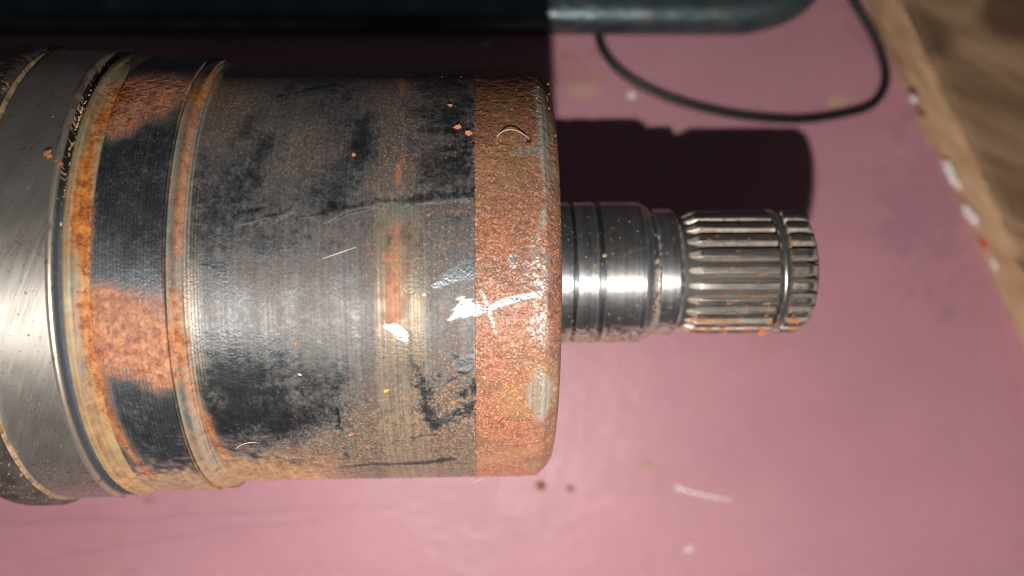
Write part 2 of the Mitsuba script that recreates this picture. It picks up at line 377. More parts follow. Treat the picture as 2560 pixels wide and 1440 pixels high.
# ------------------------------------------------------------------ ground steel of the stub shaft
A_DK1, A_DK2 = ax(1441, 176), ax(1508, 176)


def shaft(p):
    A, s = axle_coords(p)
    g, n9 = n2(A / 2.4, s / 6.5, 51), n2(A / 8, s / 22, 52)
    ln = n1(A / 6, 53)
    c = mix(C(.30, .315, .34), C(.60, .61, .62), dr.clip(.15 + ln * .7 + .3 * (n9 - .3), 0, 1))
    met, r = mi.Float(.97), .31 + .05 * (ln - .5) + .05 * (n9 - .5)
    dk = dr.maximum(band(A, A_DK1 - 5, A_DK1 + 5, 1.2), band(A, A_DK2 - 7, A_DK2 + 7, 1.5) * .9)
    c, r = mix(c, C(.05, .06, .07), dk * .85), r + .12 * dk
    st = band(A, ax(1530, 176), ax(1585, 176), 10) * .6
    c, r = mix(c, C(.40, .385, .36), st), r + .10 * st
    edge = 1 - smoothstep(A_END + 6, A_END + 34, A)
    rust = dr.maximum(smoothstep(.74, .86, g * .60 + n9 * .30 + edge * .36), band(A, A_J1 - 2, A_J1 + 14, 5) * smoothstep(.45, .7, n9 + .0008 * s) * .7)
    rust = dr.maximum(rust, smoothstep(.96, .985, g) * .8)
    rust = dr.maximum(rust, smoothstep(390, 560, s) * smoothstep(.35, .6, n9) * .8)
    c = mix(c, mix(C(.20, .08, .035), C(.52, .30, .17), g), rust)
    return c, met * (1 - rust), r + rust * .4


SHAFT_BUMP = lambda p, n, uv: U * .05 * n1((p.x / U) / 2.3, 54)
SHAFT_COL, SHAFT_MET = (lambda p, n, uv: shaft(p)[0]), (lambda p, n, uv: shaft(p)[1])
scene["mat_ground_steel"] = {"type": "blendbsdf", "weight": .30,
                             "a": principled(SHAFT_COL, SHAFT_MET, lambda p, n, uv: dr.clip(shaft(p)[2] - .03, .15, 1), SHAFT_BUMP, eps=.6, anisotropic=.6),
                             "b": principled(SHAFT_COL, SHAFT_MET, lambda p, n, uv: dr.clip(shaft(p)[2] + .26, .15, 1), SHAFT_BUMP, eps=.6, anisotropic=.5)}


def tooth(p):
    A, s = axle_coords(p)
    g, n9 = n2(A / 4, s / 7, 61), n2(A / 34, s / 9, 62)
    rr = dr.sqrt(dr.square(p.y / U - YA) + dr.square(p.z / U - H))
    land = smoothstep(151, 153.5, rr)
    c = mix(C(.34, .315, .285), C(.54, .50, .45), dr.clip(.7 * n9 + .5 * (g - .2), 0, 1))
    c = mix(c, mix(C(.12, .11, .11), C(.30, .275, .255), n9), land * .9)
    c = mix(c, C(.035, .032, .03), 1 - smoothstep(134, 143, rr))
    rust = smoothstep(.70, .80, n2(A / 16, s / 14, 63) * .7 + g * .3 + .20 * smoothstep(360, 520, s) - .06 * land) * .9
    return mix(c, mix(C(.20, .07, .025), C(.50, .22, .08), g), rust), (.62 + .28 * land) * (1 - rust), .50 - .06 * land + .2 * (g - .5) + .3 * rust


scene["mat_spline_steel"] = principled(lambda p, n, uv: tooth(p)[0], lambda p, n, uv: tooth(p)[1], lambda p, n, uv: tooth(p)[2])
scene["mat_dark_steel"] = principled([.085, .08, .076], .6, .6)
scene["mat_ring_steel"] = principled([.50, .50, .47], .95, .28)

# ------------------------------------------------------------------ surroundings
LINE = [([(0, 1312), (330, 1297), (700, 1270), (1000, 1262)], 5, .16), ([(60, 1398), (300, 1366), (560, 1322), (760, 1300), (900, 1284)], 3, .20), ([(130, 1250), (230, 1215), (360, 1190)], 8, .12),
        ([(1400, 1232), (1660, 1228), (1900, 1240)], 6, .05), ([(310, 1436), (345, 1420)], 4, .25), ([(1815, 1080), (1822, 1210)], 3, .05), ([(1845, 1330), (1852, 1440)], 3, .05), ([(2125, 60), (2240, 190)], 14, .10)]
LINE = [([on_plane(*q)[:2] for q in pts], w * 1.3, k) for pts, w, k in LINE]
SMUDGE = [((1450, 180), 90, 60, (.30, .14, .10), .45), ((1470, 222), 60, 26, (.52, .36, .26), .45), ((1438, 150), 36, 30, (.42, .10, .05), .5), ((1500, 190), 40, 22, (.50, .20, .06), .5),
          ((2100, 250), 45, 22, (.62, .38, .25), .4), ((1760, 915), 50, 30, (.42, .24, .20), .35), ((1765, 1000), 40, 26, (.42, .24, .20), .25), ((2330, 520), 150, 260, (.26, .13, .19), .35), ((370, 1250), 26, 18, (.20, .11, .10), .6), ((1910, 880), 30, 60, (.38, .17, .14), .25),
          ((140, 1400), 260, 120, (.36, .16, .185), .25), ((1905, 1230), 12, 14, (.6, .25, .18), .4)]
SMUDGE = [(on_plane(*q)[:2], rx * 1.3, ry * 1.3, c, k) for q, rx, ry, c, k in SMUDGE]


def table_color(p, n, uv):
    X, Y = p.x / U, p.y / U
    n90, n20, g = n2(X / 160, Y / 90, 71), n2(X / 30, Y / 30, 72), n2(X / 3.2, Y / 3.2, 73)
    c = mix(C(.392, .187, .234), C(.428, .210, .257), dr.clip(.6 * n90 + .4 * n20, 0, 1))
    c = c * (.96 + .08 * g) * (.93 + .14 * n2(X / 420, Y / 260, 78))
    for (cx, cy), rx, ry, q, k in SMUDGE:
        d = dr.sqrt(dr.square((X - cx) / rx) + dr.square((Y - cy) / ry)) + (n20 - .5) * .8 + (n90 - .5) * .5
        c = mix(c, C(*q), (1 - smoothstep(.35, 1.1, d)) * k)
    Xw, Yw = X + (n90 - .5) * 10, Y + (n90 - .5) * 20 + (n20 - .5) * 5
    for pts, w, k in LINE:
        m = mi.Float(1e9)
        for (x0, y0), (x1, y1) in zip(pts, pts[1:]):
            t = dr.clip(((Xw - x0) * (x1 - x0) + (Yw - y0) * (y1 - y0)) / ((x1 - x0) ** 2 + (y1 - y0) ** 2), 0, 1)
            m = dr.minimum(m, dr.sqrt(dr.square(Xw - x0 - t * (x1 - x0)) + dr.square(Yw - y0 - t * (y1 - y0))))
        c = mix(c, C(.22, .12, .15), (1 - smoothstep(w * .3, w * 1.6, m)) * k * 1.9 * (.5 + n20))
    specks = smoothstep(.90, .95, n2(X / 9, Y / 9, 74)) * smoothstep(.6, .8, n2(X / 60, Y / 60, 75))
    return mix(c, C(.60, .36, .36), specks * .35)


scene["mat_mauve_paint"] = principled(table_color, 0.0, lambda p, n, uv: .46 + .08 * (n2(p.x / U / 120, p.y / U / 120, 76) - .5), lambda p, n, uv: U * 1.2 * n2(p.x / U / 26, p.y / U / 26, 77), eps=3, specular=.35)

WDIR = None


def wood_color(p, n, uv):
    a, b, z = p.x / U * .90 - p.y / U * .43, p.y / U * .90 + p.x / U * .43, p.z / U
    n1_, g = n2(a / 520, b / 150, 81), n2(a / 260, (b + z) / 30, 82)
    blot = n2(a / 230, b / 190, 83)
    c = mix(C(.14, .078, .04), C(.43, .278, .168), dr.clip(.5 * n1_ + .55 * (g - .1) + .5 * (blot - .45), 0, 1))
    c = mix(c, C(.075, .042, .02), smoothstep(.52, .78, blot) * .8)
    side = 1 - smoothstep(.30, .62, n.z + (g - .5) * .25)
    return mix(c, mix(C(.48, .31, .17), C(.74, .53, .32), n2(a / 50, b / 30 + z / 25, 84)), side * .85)


scene["mat_old_wood"] = principled(wood_color, 0.0, .62, lambda p, n, uv: U * 3 * n2((p.x * .90 - p.y * .43) / U / 90, (p.y * .9 + p.x * .43 + p.z) / U / 9, 85), eps=2, specular=.3)


def bar_color(p, n, uv):
    X, Y = p.x / U, p.y / U
    c = mix(C(.040, .080, .105), C(.10, .14, .155), n2(X / 60, Y / 60, 86))
    return mix(c, C(.22, .15, .10), smoothstep(.80, .92, n2(X / 26, Y / 18, 87)) * .6)


scene["mat_black_lacquer"] = principled(bar_color, .7, .40, lambda p, n, uv: U * 1.5 * n2(p.x / U / 30, p.y / U / 14, 88), eps=2, specular=.9, clearcoat=.6, clearcoat_gloss=.75)
scene["mat_cable_rubber"] = principled([.006, .006, .007], 0.0, .45, specular=.45)
scene["mat_rust_flake"] = principled(lambda p, n, uv: mix(C(.10, .035, .018), C(.40, .16, .07), n2(p.x / U / 6, (p.y + p.z) / U / 6, 90)), 0.0, .8)
scene["mat_orange_flake"] = principled([.46, .19, .09], 0.0, .8)
scene["mat_tan_grain"] = principled([.46, .32, .19], 0.0, .7)
scene["mat_pale_fibre"] = principled([.50, .44, .36], 0.0, .5)
scene["mat_white_paint"] = principled(lambda p, n, uv: mix(C(.66, .62, .62), C(.82, .80, .80), n2(p.x / U / 14, p.y / U / 14, 91)), 0.0, .5)
scene["mat_red_paint"] = principled([.62, .06, .035], 0.0, .5)
scene["mat_pale_chip"] = principled([.60, .44, .45], 0.0, .6)
scene["mat_yellow_speck"] = principled([.75, .42, .06], 0.0, .4)
scene["mat_steel_bead"] = principled([.55, .62, .66], .95, .18)
scene["mat_grey_grit"] = principled([.42, .40, .34], 0.0, .8)


# ------------------------------------------------------------------ mesh helpers
TURNED = ("mat_rusty_steel", "mat_brushed_steel", "mat_ground_steel", "mat_bright_rim")


def put(key, mesh, mat, smooth=30, label=None, cat=None, group=None, kind=None, uv=None):
    uv = mat in TURNED if uv is None else uv
    v, f = (mesh.vertices, mesh.faces) if hasattr(mesh, "vertices") else mesh
    if uv:                      # u runs along the axle, v round it: the direction of the turning marks
        vv, ff, nn = meshkit.arrays((W(v), f), smooth)
        q = vv / U - [0, YA, H]
        path = meshkit.write_ply((vv, ff), False, np.stack([q[:, 0], np.arctan2(-q[:, 1], q[:, 2]) * 500], 1), None, normals=nn)
        scene[key] = {"type": "ply", "filename": path, "face_normals": False, "bsdf": {"type": "ref", "id": mat}}
    else:
        scene[key] = mikit.ply(trimesh.Trimesh(W(v), f, process=False), mat, smooth)
    d = {k: x for k, x in (("label", label), ("category", cat), ("group", group), ("kind", kind)) if x}
    if d:
        labels[key] = d
    return key


def fillet(prof, r, n=5):       # rounds the corners of a polyline (A, R)
    P = [np.asarray(q, float) for q in prof]
    out = [P[0]]
    for i in range(1, len(P) - 1):
        a, b = P[i - 1] - P[i], P[i + 1] - P[i]
        la, lb = np.linalg.norm(a), np.linalg.norm(b)
        rr = min(r[i] if not np.isscalar(r) else r, .48 * la, .48 * lb)
        p0, p2 = P[i] + a / la * rr, P[i] + b / lb * rr
        for t in np.linspace(0, 1, n):
            out.append((1 - t) ** 2 * p0 + 2 * t * (1 - t) * P[i] + t * t * p2)
    return np.array(out + [P[-1]])


def resample(prof, step):
    out = [prof[0]]
    for a, b in zip(prof, prof[1:]):
        n = max(1, int(math.ceil(np.linalg.norm(b - a) / step)))
        out += [a + (b - a) * k / n for k in range(1, n + 1)]
    return np.array(out)


def lathe_mesh(prof, seg=360, wobble=None, close=True):
    """Turns the profile (A, R) about the axle's axis; the ends are closed with flat discs where their radius is not 0."""
    prof = np.asarray(prof, float)
    th = np.arange(seg) / seg * 2 * np.pi
    A, R = np.repeat(prof[:, 0:1], seg, 1), np.repeat(prof[:, 1:2], seg, 1)
    if wobble is not None:
        dA, dR = wobble(A, th[None] * 500 + 0 * A)
        A, R = A + dA, R + dR
    v = np.stack([A, YA - R * np.sin(th), R * np.cos(th)], -1).reshape(-1, 3)
    i, j = np.meshgrid(np.arange(len(prof) - 1), np.arange(seg), indexing="ij")
    a, b = i * seg + j, i * seg + (j + 1) % seg
    f = np.vstack([np.stack([a, b, b + seg], -1).reshape(-1, 3), np.stack([a, b + seg, a + seg], -1).reshape(-1, 3)])
    f = f[:, ::-1]
    if close:
        n = len(v)
        v = np.vstack([v, [[prof[0, 0], YA, 0], [prof[-1, 0], YA, 0]]])
        k = np.arange(seg)
        e = (len(prof) - 1) * seg
        f = np.vstack([f, np.stack([k, (k + 1) % seg, k * 0 + n], 1), np.stack([e + (k + 1) % seg, e + k, k * 0 + n + 1], 1)])
    return v, f


def tube(pts, r, sides=10, n=60, cap=True):
    pts = np.asarray(pts, float)
    t = np.r_[0, np.cumsum(np.linalg.norm(np.diff(pts, axis=0), axis=1))]
    q = np.linspace(0, t[-1], n)
    c = CubicSpline(t, pts)(q) if len(pts) > 2 else np.stack([np.interp(q, t, pts[:, k]) for k in range(3)], 1)
    rr = np.interp(q, t, r) if not np.isscalar(r) else np.full(n, float(r))
    tan = np.gradient(c, axis=0)
    tan /= np.linalg.norm(tan, axis=1, keepdims=True)
    up = np.array([0, 0, 1.0]) if abs(tan[0, 2]) < .9 else np.array([1.0, 0, 0])
    v = []
    for k in range(n):
        up = up - tan[k] * (up @ tan[k])
        up /= np.linalg.norm(up)
        sd = np.cross(tan[k], up)
        ang = np.arange(sides) / sides * 2 * np.pi
        v.append(c[k] + rr[k] * (np.cos(ang)[:, None] * up + np.sin(ang)[:, None] * sd))
    v = np.vstack(v)
    i, j = np.meshgrid(np.arange(n - 1), np.arange(sides), indexing="ij")
    a, b = i * sides + j, i * sides + (j + 1) % sides
    f = np.vstack([np.stack([a, b, b + sides], -1).reshape(-1, 3), np.stack([a, b + sides, a + sides], -1).reshape(-1, 3)])
    m = len(v)
    v = np.vstack([v, c[0], c[-1]])
    k = np.arange(sides)
    e = (n - 1) * sides
    f = np.vstack([f, np.stack([(k + 1) % sides, k, k * 0 + m], 1), np.stack([e + k, e + (k + 1) % sides, k * 0 + m + 1], 1)])
    return v, f


def lump(c, size, seed, rough=.45, sub=3, rot=0.0, tilt=None):
    m = trimesh.creation.icosphere(subdivisions=sub)
    v = np.array(m.vertices)
    k = 1 + rough * 2 * (meshkit.fbm(v * 1.6 + 31.7 * seed, 3, seed) - .5)
    v = v * k[:, None] * np.asarray(size, float)
    cs, sn = math.cos(rot), math.sin(rot)
    v = v @ np.array([[cs, sn, 0], [-sn, cs, 0], [0, 0, 1]])
    return v + np.asarray(c, float), np.array(m.faces)


# ------------------------------------------------------------------ the setting: table top
tb = trimesh.creation.box(extents=[9000, 7000, 250])
tb.apply_translation([500, 500, -H - 125])
put("tabletop", tb, "mat_mauve_paint", False, "mauve pink painted table top under the rusty axle", None, None, "structure")

# ------------------------------------------------------------------ the axle
key = "drive_axle"
labels[key] = {"label": "rusty steel axle joint with a bright splined stub shaft, lying across the mauve table top", "category": "axle"}


def pitted(amp, edge=None):
    def f(A, S):
        n = meshkit.fbm(np.stack([A / 9, S / 9, 0 * A], -1), 3, 5) - .5
        return 0 * A, amp * n
    return f


housing = resample(fillet([(A_RIDGE1 - 6, R_RIDGE - 30), (A_RIDGE1 - 6, R_RIDGE - 9), (A_RIDGE1 + 7, R_BODY + 2), (A_BAND, R_BODY), (A_BAND, R_BODY - 40)], [0, 1, 6, 1.0, 0]), 12)
put(key + "__housing", lathe_mesh(housing, 400), "mat_rusty_steel", 35, "long dark housing of the axle joint, dusty with a paler worn ring")
endp = resample(fillet([(A_BAND + .3, R_BODY - 40), (A_BAND + .3, R_BODY + .6), (A_BEV, R_BODY - 1), (A_BEV + 8, R_BODY - 9), (A_END, R_BODY - 38), (A_END, 120)], [0, 1, 10, 10, 20, 0], 8), 5)
put(key + "__end_band", lathe_mesh(endp, 900, pitted(2.2)), "mat_rusty_steel", 40, "evenly rusted brown band at the housing's shaft end")
ridge = resample(fillet([(A_NECK1 + .3, R_NECK - 40), (A_NECK1 + .3, R_NECK - 9), (A_NECK1 + 8, R_NECK - 8), (A_NECK1 + 12, R_RIDGE - 1), (A_NECK1 + 30, R_RIDGE + 2), (A_RIDGE1 - 14, R_RIDGE - 1), (A_RIDGE1 - 6.3, R_RIDGE - 8), (A_RIDGE1 - 6.3, R_RIDGE - 40)], 2.5), 6)
put(key + "__ridge", lathe_mesh(ridge, 400), "mat_rusty_steel", 35, "narrow raised ridge with an orange rust line")
neck = resample(fillet([(A_RING1, R_NECK - 30), (A_RING1, R_NECK), (A_NECK1, R_NECK - 1), (A_NECK1, R_NECK - 40)], 1.5), 10)
put(key + "__neck", lathe_mesh(neck, 500), "mat_rusty_steel", 35, "slate blue turned band with two rust patches")
w = A_RING1 - A_RING0
ringp = resample(fillet([(A_RING0, R_RING - 45), (A_RING0, R_RING - 4), (A_RING0 + 8, R_RING + 2), (A_RING0 + w * .36, R_RING + 1), (A_RING0 + w * .42, R_RING - 4), (A_RING0 + w * .93, R_NECK - 5), (A_RING1 - .3, R_NECK - 2), (A_RING1 - .3, R_RING - 45)], 3), 6)
put(key + "__groove_ring", lathe_mesh(ringp, 500), "mat_rusty_steel", 35, "olive ring with bright orange rust in its groove")
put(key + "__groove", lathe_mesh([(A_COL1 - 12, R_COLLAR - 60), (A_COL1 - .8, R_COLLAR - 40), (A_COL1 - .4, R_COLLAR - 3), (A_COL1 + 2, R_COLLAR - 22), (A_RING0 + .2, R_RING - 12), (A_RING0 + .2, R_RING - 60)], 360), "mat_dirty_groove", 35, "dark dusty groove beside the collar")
col = resample(fillet([(A_COL0, R_COLLAR - 50), (A_COL0, R_COLLAR - 2), (A_COL0 + 14, R_COLLAR + 1), (A_COL1 - 13, R_COLLAR - 1), (A_COL1 - 13, R_COLLAR - 50)], 4), 14)
put(key + "__collar", lathe_mesh(col, 400), "mat_brushed_steel", 35, "wide brushed bright steel collar")
rim = fillet([(A_COL1 - 12.6, R_COLLAR - 50), (A_COL1 - 12.6, R_COLLAR + 3), (A_COL1 - 5, R_COLLAR + 4), (A_COL1, R_COLLAR + 1), (A_COL1, R_COLLAR - 3)], 2.5, 6)
put(key + "__collar_rim", lathe_mesh(rim, 400), "mat_bright_rim", 35, "thin shining lip at the collar's right edge")
cuff = resample(fillet([(A_CUFF0, 430), (A_CUFF0, R_CUFF - 10), (A_CUFF0 + 30, R_CUFF), (A_COL0 - 22, R_CUFF - 1), (A_COL0 - 9, R_CUFF - 9), (A_COL0 - 9, R_COLLAR - 50)], 14), 8)
put(key + "__boot_cuff", lathe_mesh(cuff, 500, pitted(3)), "mat_black_rubber", 40, "black gritty boot cuff left of the collar")
lip = fillet([(A_COL0 - 8.6, R_COLLAR - 50), (A_COL0 - 8.6, R_COLLAR + 5), (A_COL0 - 5, R_COLLAR + 5), (A_COL0 - .4, R_COLLAR - 3), (A_COL0 - .4, R_COLLAR - 50)], 2)
put(key + "__cuff_lip", lathe_mesh(lip, 400), "mat_tan_edge", 35, "thin tan lip between cuff and collar")
boot = [(A_CUFF0 + 10, R_CUFF - 60), (A_CUFF0 - 30, R_CUFF - 16)]
a = A_CUFF0 - 60
for k in range(5):
    r1 = R_CUFF - 30 - 55 * k
    boot += [(a, r1), (a - 60, r1 - 90), (a - 120, r1 - 10)]
    a -= 160
boot += [(a, 220), (a - 60, 210)]
bp = resample(fillet(boot[::-1], 20), 14)
put(key + "__boot", lathe_mesh(bp, 240), "mat_black_rubber", 40, "folded black rubber boot running out of the frame")
put(key + "__shaft", lathe_mesh([(-4200, 130), (a + 20, 130)], 120), "mat_ground_steel", 35)
# stub shaft
J = 176
jp = [(A_END - 30, J - 40), (A_END - 30, J - 1)]
for c, hw in ((A_DK1, 5), (A_DK2, 7)):
    jp += [(c - hw - 1.5, J), (c - hw, J - 3), (c + hw, J - 3), (c + hw + 1.5, J)]
jp += [(A_J1 - 22, J), (A_J1, J - 11), (A_J1 + 1, J - 40)]
put(key + "__stub_shaft", lathe_mesh(resample(fillet(jp, 1.2, 4), 12), 300), "mat_ground_steel", 30, "polished stub shaft with two thin dark bands")
sp = resample(fillet([(A_J1 - .5, 120), (A_J1 - .5, 152), (A_J1 + 12, 150), (A_J1 + 16, 158), (A_SN1 - 6, 158), (A_SN1, 150), (A_SN1 + 8, 138), (A_SN1 + 8, 100)], 3), 6)
put(key + "__shaft_neck", lathe_mesh(sp, 260), "mat_ground_steel", 30, "narrower bright neck between stub shaft and splines")
core = resample(fillet([(A_SN1 + 4, 90), (A_SN1 + 4, 139), (A_SP1 - 30, 134), (A_SP1 - 4, 118), (A_SP1 + 2, 96), (A_SP1 + 2, 20)], 6), 8)
put(key + "__spline_core", lathe_mesh(core, 300), "mat_dark_steel", 30, "toothed end of the stub shaft between its splines")
NT = 24
PITCH = 2 * math.pi / NT
A_RG = ax(1967, 150)


def tooth_mesh(a0, a1, ramp0, ramp1, th, seed):
    r = np.random.default_rng(seed)
    st = np.unique(np.r_[np.linspace(a0, a0 + ramp0, 7), np.linspace(a0 + ramp0, a1 - ramp1, 5), np.linspace(a1 - ramp1, a1, 6)])
    q = np.linspace(-1, 1, 15)
    rows = []
    for a in st:
        k0 = math.sin(math.pi / 2 * min(1, (a - a0) / ramp0)) if ramp0 < 10 else min(1, (a - a0) / ramp0) ** .75
        k1 = math.sqrt(max(0, 1 - (1 - min(1, (a1 - a) / ramp1)) ** 2)) if ramp1 > 0 else 1
        k = max(.03, min(k0, k1))
        wd = PITCH * .472 * (.30 + .70 * k0) * (1 + .02 * r.normal())
        tip, root = 155 + .5 * r.normal(), 129
        if ramp1 > 12:
            tip -= 6 * (1 - k1)
        rad = root + (tip - root) * k * np.clip(1.42 * (1 - np.abs(q) ** 1.9), 0, 1)
        rows.append(np.stack([np.full(15, a), YA - rad * np.sin(th + q * wd), rad * np.cos(th + q * wd)], 1))
        rows[-1] = np.vstack([rows[-1], [[a, YA - 120 * math.sin(th), 120 * math.cos(th)]]])
    v, m = np.vstack(rows), 16
    i, j = np.meshgrid(np.arange(len(st) - 1), np.arange(m), indexing="ij")
    a, b = i * m + j, i * m + (j + 1) % m
    f = np.vstack([np.stack([a, b + m, b], -1).reshape(-1, 3), np.stack([a, a + m, b + m], -1).reshape(-1, 3)])
    k, e = np.arange(1, m - 1), (len(st) - 1) * m
    return v, np.vstack([f, np.stack([0 * k, k, k + 1], 1), np.stack([0 * k + e, e + k + 1, e + k], 1)])


cnt = 0
for i in range(NT):
    th = i * PITCH - .009
    for seg, (a0, a1, r0, r1) in enumerate(((A_SN1 + 3, A_RG - 13, 44, 4), (A_RG + 13, A_SP1, 4, 34))):
        put(key + "__spline_tooth" + (f"_{cnt:03d}" if cnt else ""), tooth_mesh(a0, a1, r0, r1, th, i * 2 + seg), "mat_spline_steel", 40)
        cnt += 1
ang = np.radians(np.linspace(98, 98 + 330, 90))
put(key + "__retaining_ring", tube(np.stack([A_RG + 3 * np.sin(ang * 1.0), YA - 147 * np.sin(ang), 147 * np.cos(ang)], 1), 9.5, 14, 220), "mat_ring_steel", 60, "thin round wire ring in a groove across the splines")

# ------------------------------------------------------------------ block that carries the housing
blk = trimesh.creation.box(extents=[420, 460, H - R_BODY - 16])
blk.apply_translation([-240, YA + 40, -H + (H - R_BODY - 16) / 2])
blk.apply_translation([0, 0, .5])
put("wooden_block", blk, "mat_old_wood", False, "low wooden block under the rusty housing, carrying the axle clear of the table", "block")

# ------------------------------------------------------------------ black bar
zt = -H
edge = on_plane(1600, 84, zt + 40)[1]
end = on_plane(2068, 40, zt + 70)[0]
BH, BR = 105, 72
xs, pts = [], []
rad = 330
for t in np.linspace(0, math.pi / 2, 24):
    pts.append((end - rad + rad * math.sin(t), edge + .55 * rad - .55 * rad * math.cos(t)))
outer = [(-4200, edge)] + pts + [(end, edge + 900), (-4200, edge + 900)]
from shapely.geometry import Polygon
poly = Polygon(outer).buffer(0)
rings = []
for t in np.linspace(0, math.pi / 2, 9):
    rings.append((BR * (1 - math.cos(t)), BH - BR + BR * math.sin(t)))
rings = [(24 * (1 - math.sin(t)), 24 * (1 - math.cos(t))) for t in np.linspace(0, math.pi / 2, 5)] + rings


def ring_pts(inset, n=400):
    q = poly.buffer(-90).buffer(90 - inset, quad_segs=32) if inset < 89 else poly.buffer(-inset)
    e = q.exterior
    c = np.array([e.interpolate(t, normalized=True).coords[0] for t in np.linspace(0, 1, n, endpoint=False)])
    a = np.argmin(np.hypot(c[:, 0] - (end - 330), c[:, 1] - edge))
    c = np.roll(c, -a, axis=0)
    return c


# walk every inset along the same base outline so that the rings match point by point
base = ring_pts(76, 500)
tg = np.roll(base, -1, 0) - np.roll(base, 1, 0)
nrm = np.stack([tg[:, 1], -tg[:, 0]], 1) / np.linalg.norm(tg, axis=1, keepdims=True)
if Polygon(base + nrm).area < Polygon(base).area:
    nrm = -nrm
v = np.vstack([np.c_[base + nrm * (76 - i), np.full(len(base), zt + h)] for i, h in rings])
nb = len(base)
i, j = np.meshgrid(np.arange(len(rings) - 1), np.arange(nb), indexing="ij")
a, b = i * nb + j, i * nb + (j + 1) % nb
f = np.vstack([np.stack([a, b, b + nb], -1).reshape(-1, 3), np.stack([a, b + nb, a + nb], -1).reshape(-1, 3)])
cap = trimesh.creation.triangulate_polygon(Polygon(v[-nb:, :2]), engine="earcut")
capv = np.c_[cap[0], np.full(len(cap[0]), zt + BH)]
botv = np.c_[cap[0], np.full(len(cap[0]), zt)]
bar = trimesh.Trimesh(np.vstack([v, capv, botv]), np.vstack([f, cap[1] + len(v), cap[1][:, ::-1] + len(v) + len(capv)]))
bar.fix_normals()
put("metal_bar", bar, "mat_black_lacquer", 40, "black lacquered bar with a rounded end, lying along the top edge of the picture", "bar")

# ------------------------------------------------------------------ cable
CR = 15
cp = [(1560, -110), (1510, 20), (1497, 90), (1525, 150), (1590, 205), (1690, 250), (1800, 279), (1910, 295), (2020, 297), (2120, 281), (2188, 253), (2212, 210), (2208, 150), (2180, 80), (2145, 20), (2100, -60)]
P = [on_plane(x, y, -H + CR) + [0, 0, 1.0] for x, y in cp]
put("cable", tube(P, CR, 16, 240), "mat_cable_rubber", 60, "thin black cable looping out from under the bar beside the wooden plank", "cable")

# ------------------------------------------------------------------ wooden plank
TH = 195
e0, e1 = on_plane(2150, -20)[:2], on_plane(2560, 862)[:2]
dr_ = (e1 - e0) / np.linalg.norm(e1 - e0)
out = np.array([-dr_[1], dr_[0]])
if out[0] < 0:
    out = -out
L0, L1, WD = -1200, 2600, 1500
na, prof = 260, []
for t in np.linspace(0, math.pi / 2, 7):
    prof.append((42 * (1 - math.sin(t)) , 30 * (1 - math.cos(t)) if False else 0))
sec = [(0, 0), (-1, 35), (0, 70), (3, 105), (8, 135), (15, 160), (23, 178), (32, 189), (42, 194)] + [(q, TH) for q in np.linspace(54, WD, 40)]
al = np.linspace(L0, L1, na)
v = []
for q, z in sec:
    p = e0[None] + al[:, None] * dr_ + q * out
    nse = meshkit.fbm(np.stack([al / 60, np.full(na, z / 60), np.full(na, q / 200)], 1), 4, 9) - .5
    k = 1.0 if 0 < z < TH else .0
    near = 17 * k
    if q >= 50 and z == TH:
        p3 = np.c_[p, -H + z + 10 * (meshkit.fbm(np.stack([al / 260, np.full(na, q / 60), 0 * al], 1), 3, 4) - .5)]
    else:
        p3 = np.c_[p + out * (nse * near)[:, None], -H + z + (nse * 9 * (z > 125))]
    v.append(p3)
v = np.vstack(v)
ns = len(sec)
i, j = np.meshgrid(np.arange(ns), np.arange(na - 1), indexing="ij")
a, b = i * na + j, ((i + 1) % ns) * na + j
f = np.vstack([np.stack([a, a + 1, b + 1], -1).reshape(-1, 3), np.stack([a, b + 1, b], -1).reshape(-1, 3)])
k = np.arange(1, ns - 1)
f = np.vstack([f, np.stack([0 * k, k * na, (k + 1) * na], 1), np.stack([0 * k + na - 1, (k + 1) * na + na - 1, k * na + na - 1], 1)])
pl = trimesh.Trimesh(v, f, process=False)
pl.fix_normals()
put("wooden_plank", pl, "mat_old_wood", 40, "old brown wooden plank with a worn pale edge at the right of the picture", "plank")


def on_plank(x, y, z):
    """A point on the plank's left side face at about this photo point."""
    return on_plane(x, y, -H + z)


ang = math.atan2(dr_[1], dr_[0])
for i, (x, y, z, sx, sy, sz, mat, lab) in enumerate(((2372, 428, 95, 46, 13, 20, "mat_white_paint", "white paint flake on the plank's side"), (2392, 458, 60, 20, 12, 16, "mat_white_paint", None), (2424, 535, 75, 42, 13, 22, "mat_white_paint", None),
                                                     (2458, 610, 60, 17, 9, 12, "mat_red_paint", "red paint fleck on the plank's side"), (2484, 658, 60, 22, 9, 12, "mat_white_paint", None), (2300, 300, 95, 24, 12, 20, "mat_tan_grain", "small orange knot on the plank's side"), (2282, 246, 150, 18, 10, 14, "mat_white_paint", None))):
    put("wooden_plank__paint_fleck" + (f"_{i:03d}" if i else ""), lump(on_plank(x, y, z), (sx * .8, sy * .7, sz), 20 + i, 1.25, 4, ang), mat, True, lab)

# ------------------------------------------------------------------ crumbs, fibres and specks
n_of = {}


def small(name, mesh, mat, label, cat, group=None):
    n_of[name] = n_of.get(name, -1) + 1
    put(name + (f"_{n_of[name]:03d}" if n_of[name] else ""), mesh, mat, True, label, cat, group)


def crumb(x, y, size, mat, label, seed, name="rust_crumb", cat="crumb", rot=0.0):
    small(name, lump(on_plane(x, y) + [0, 0, size[2] * .8], size, seed, .6, 3, rot), mat, label, cat)


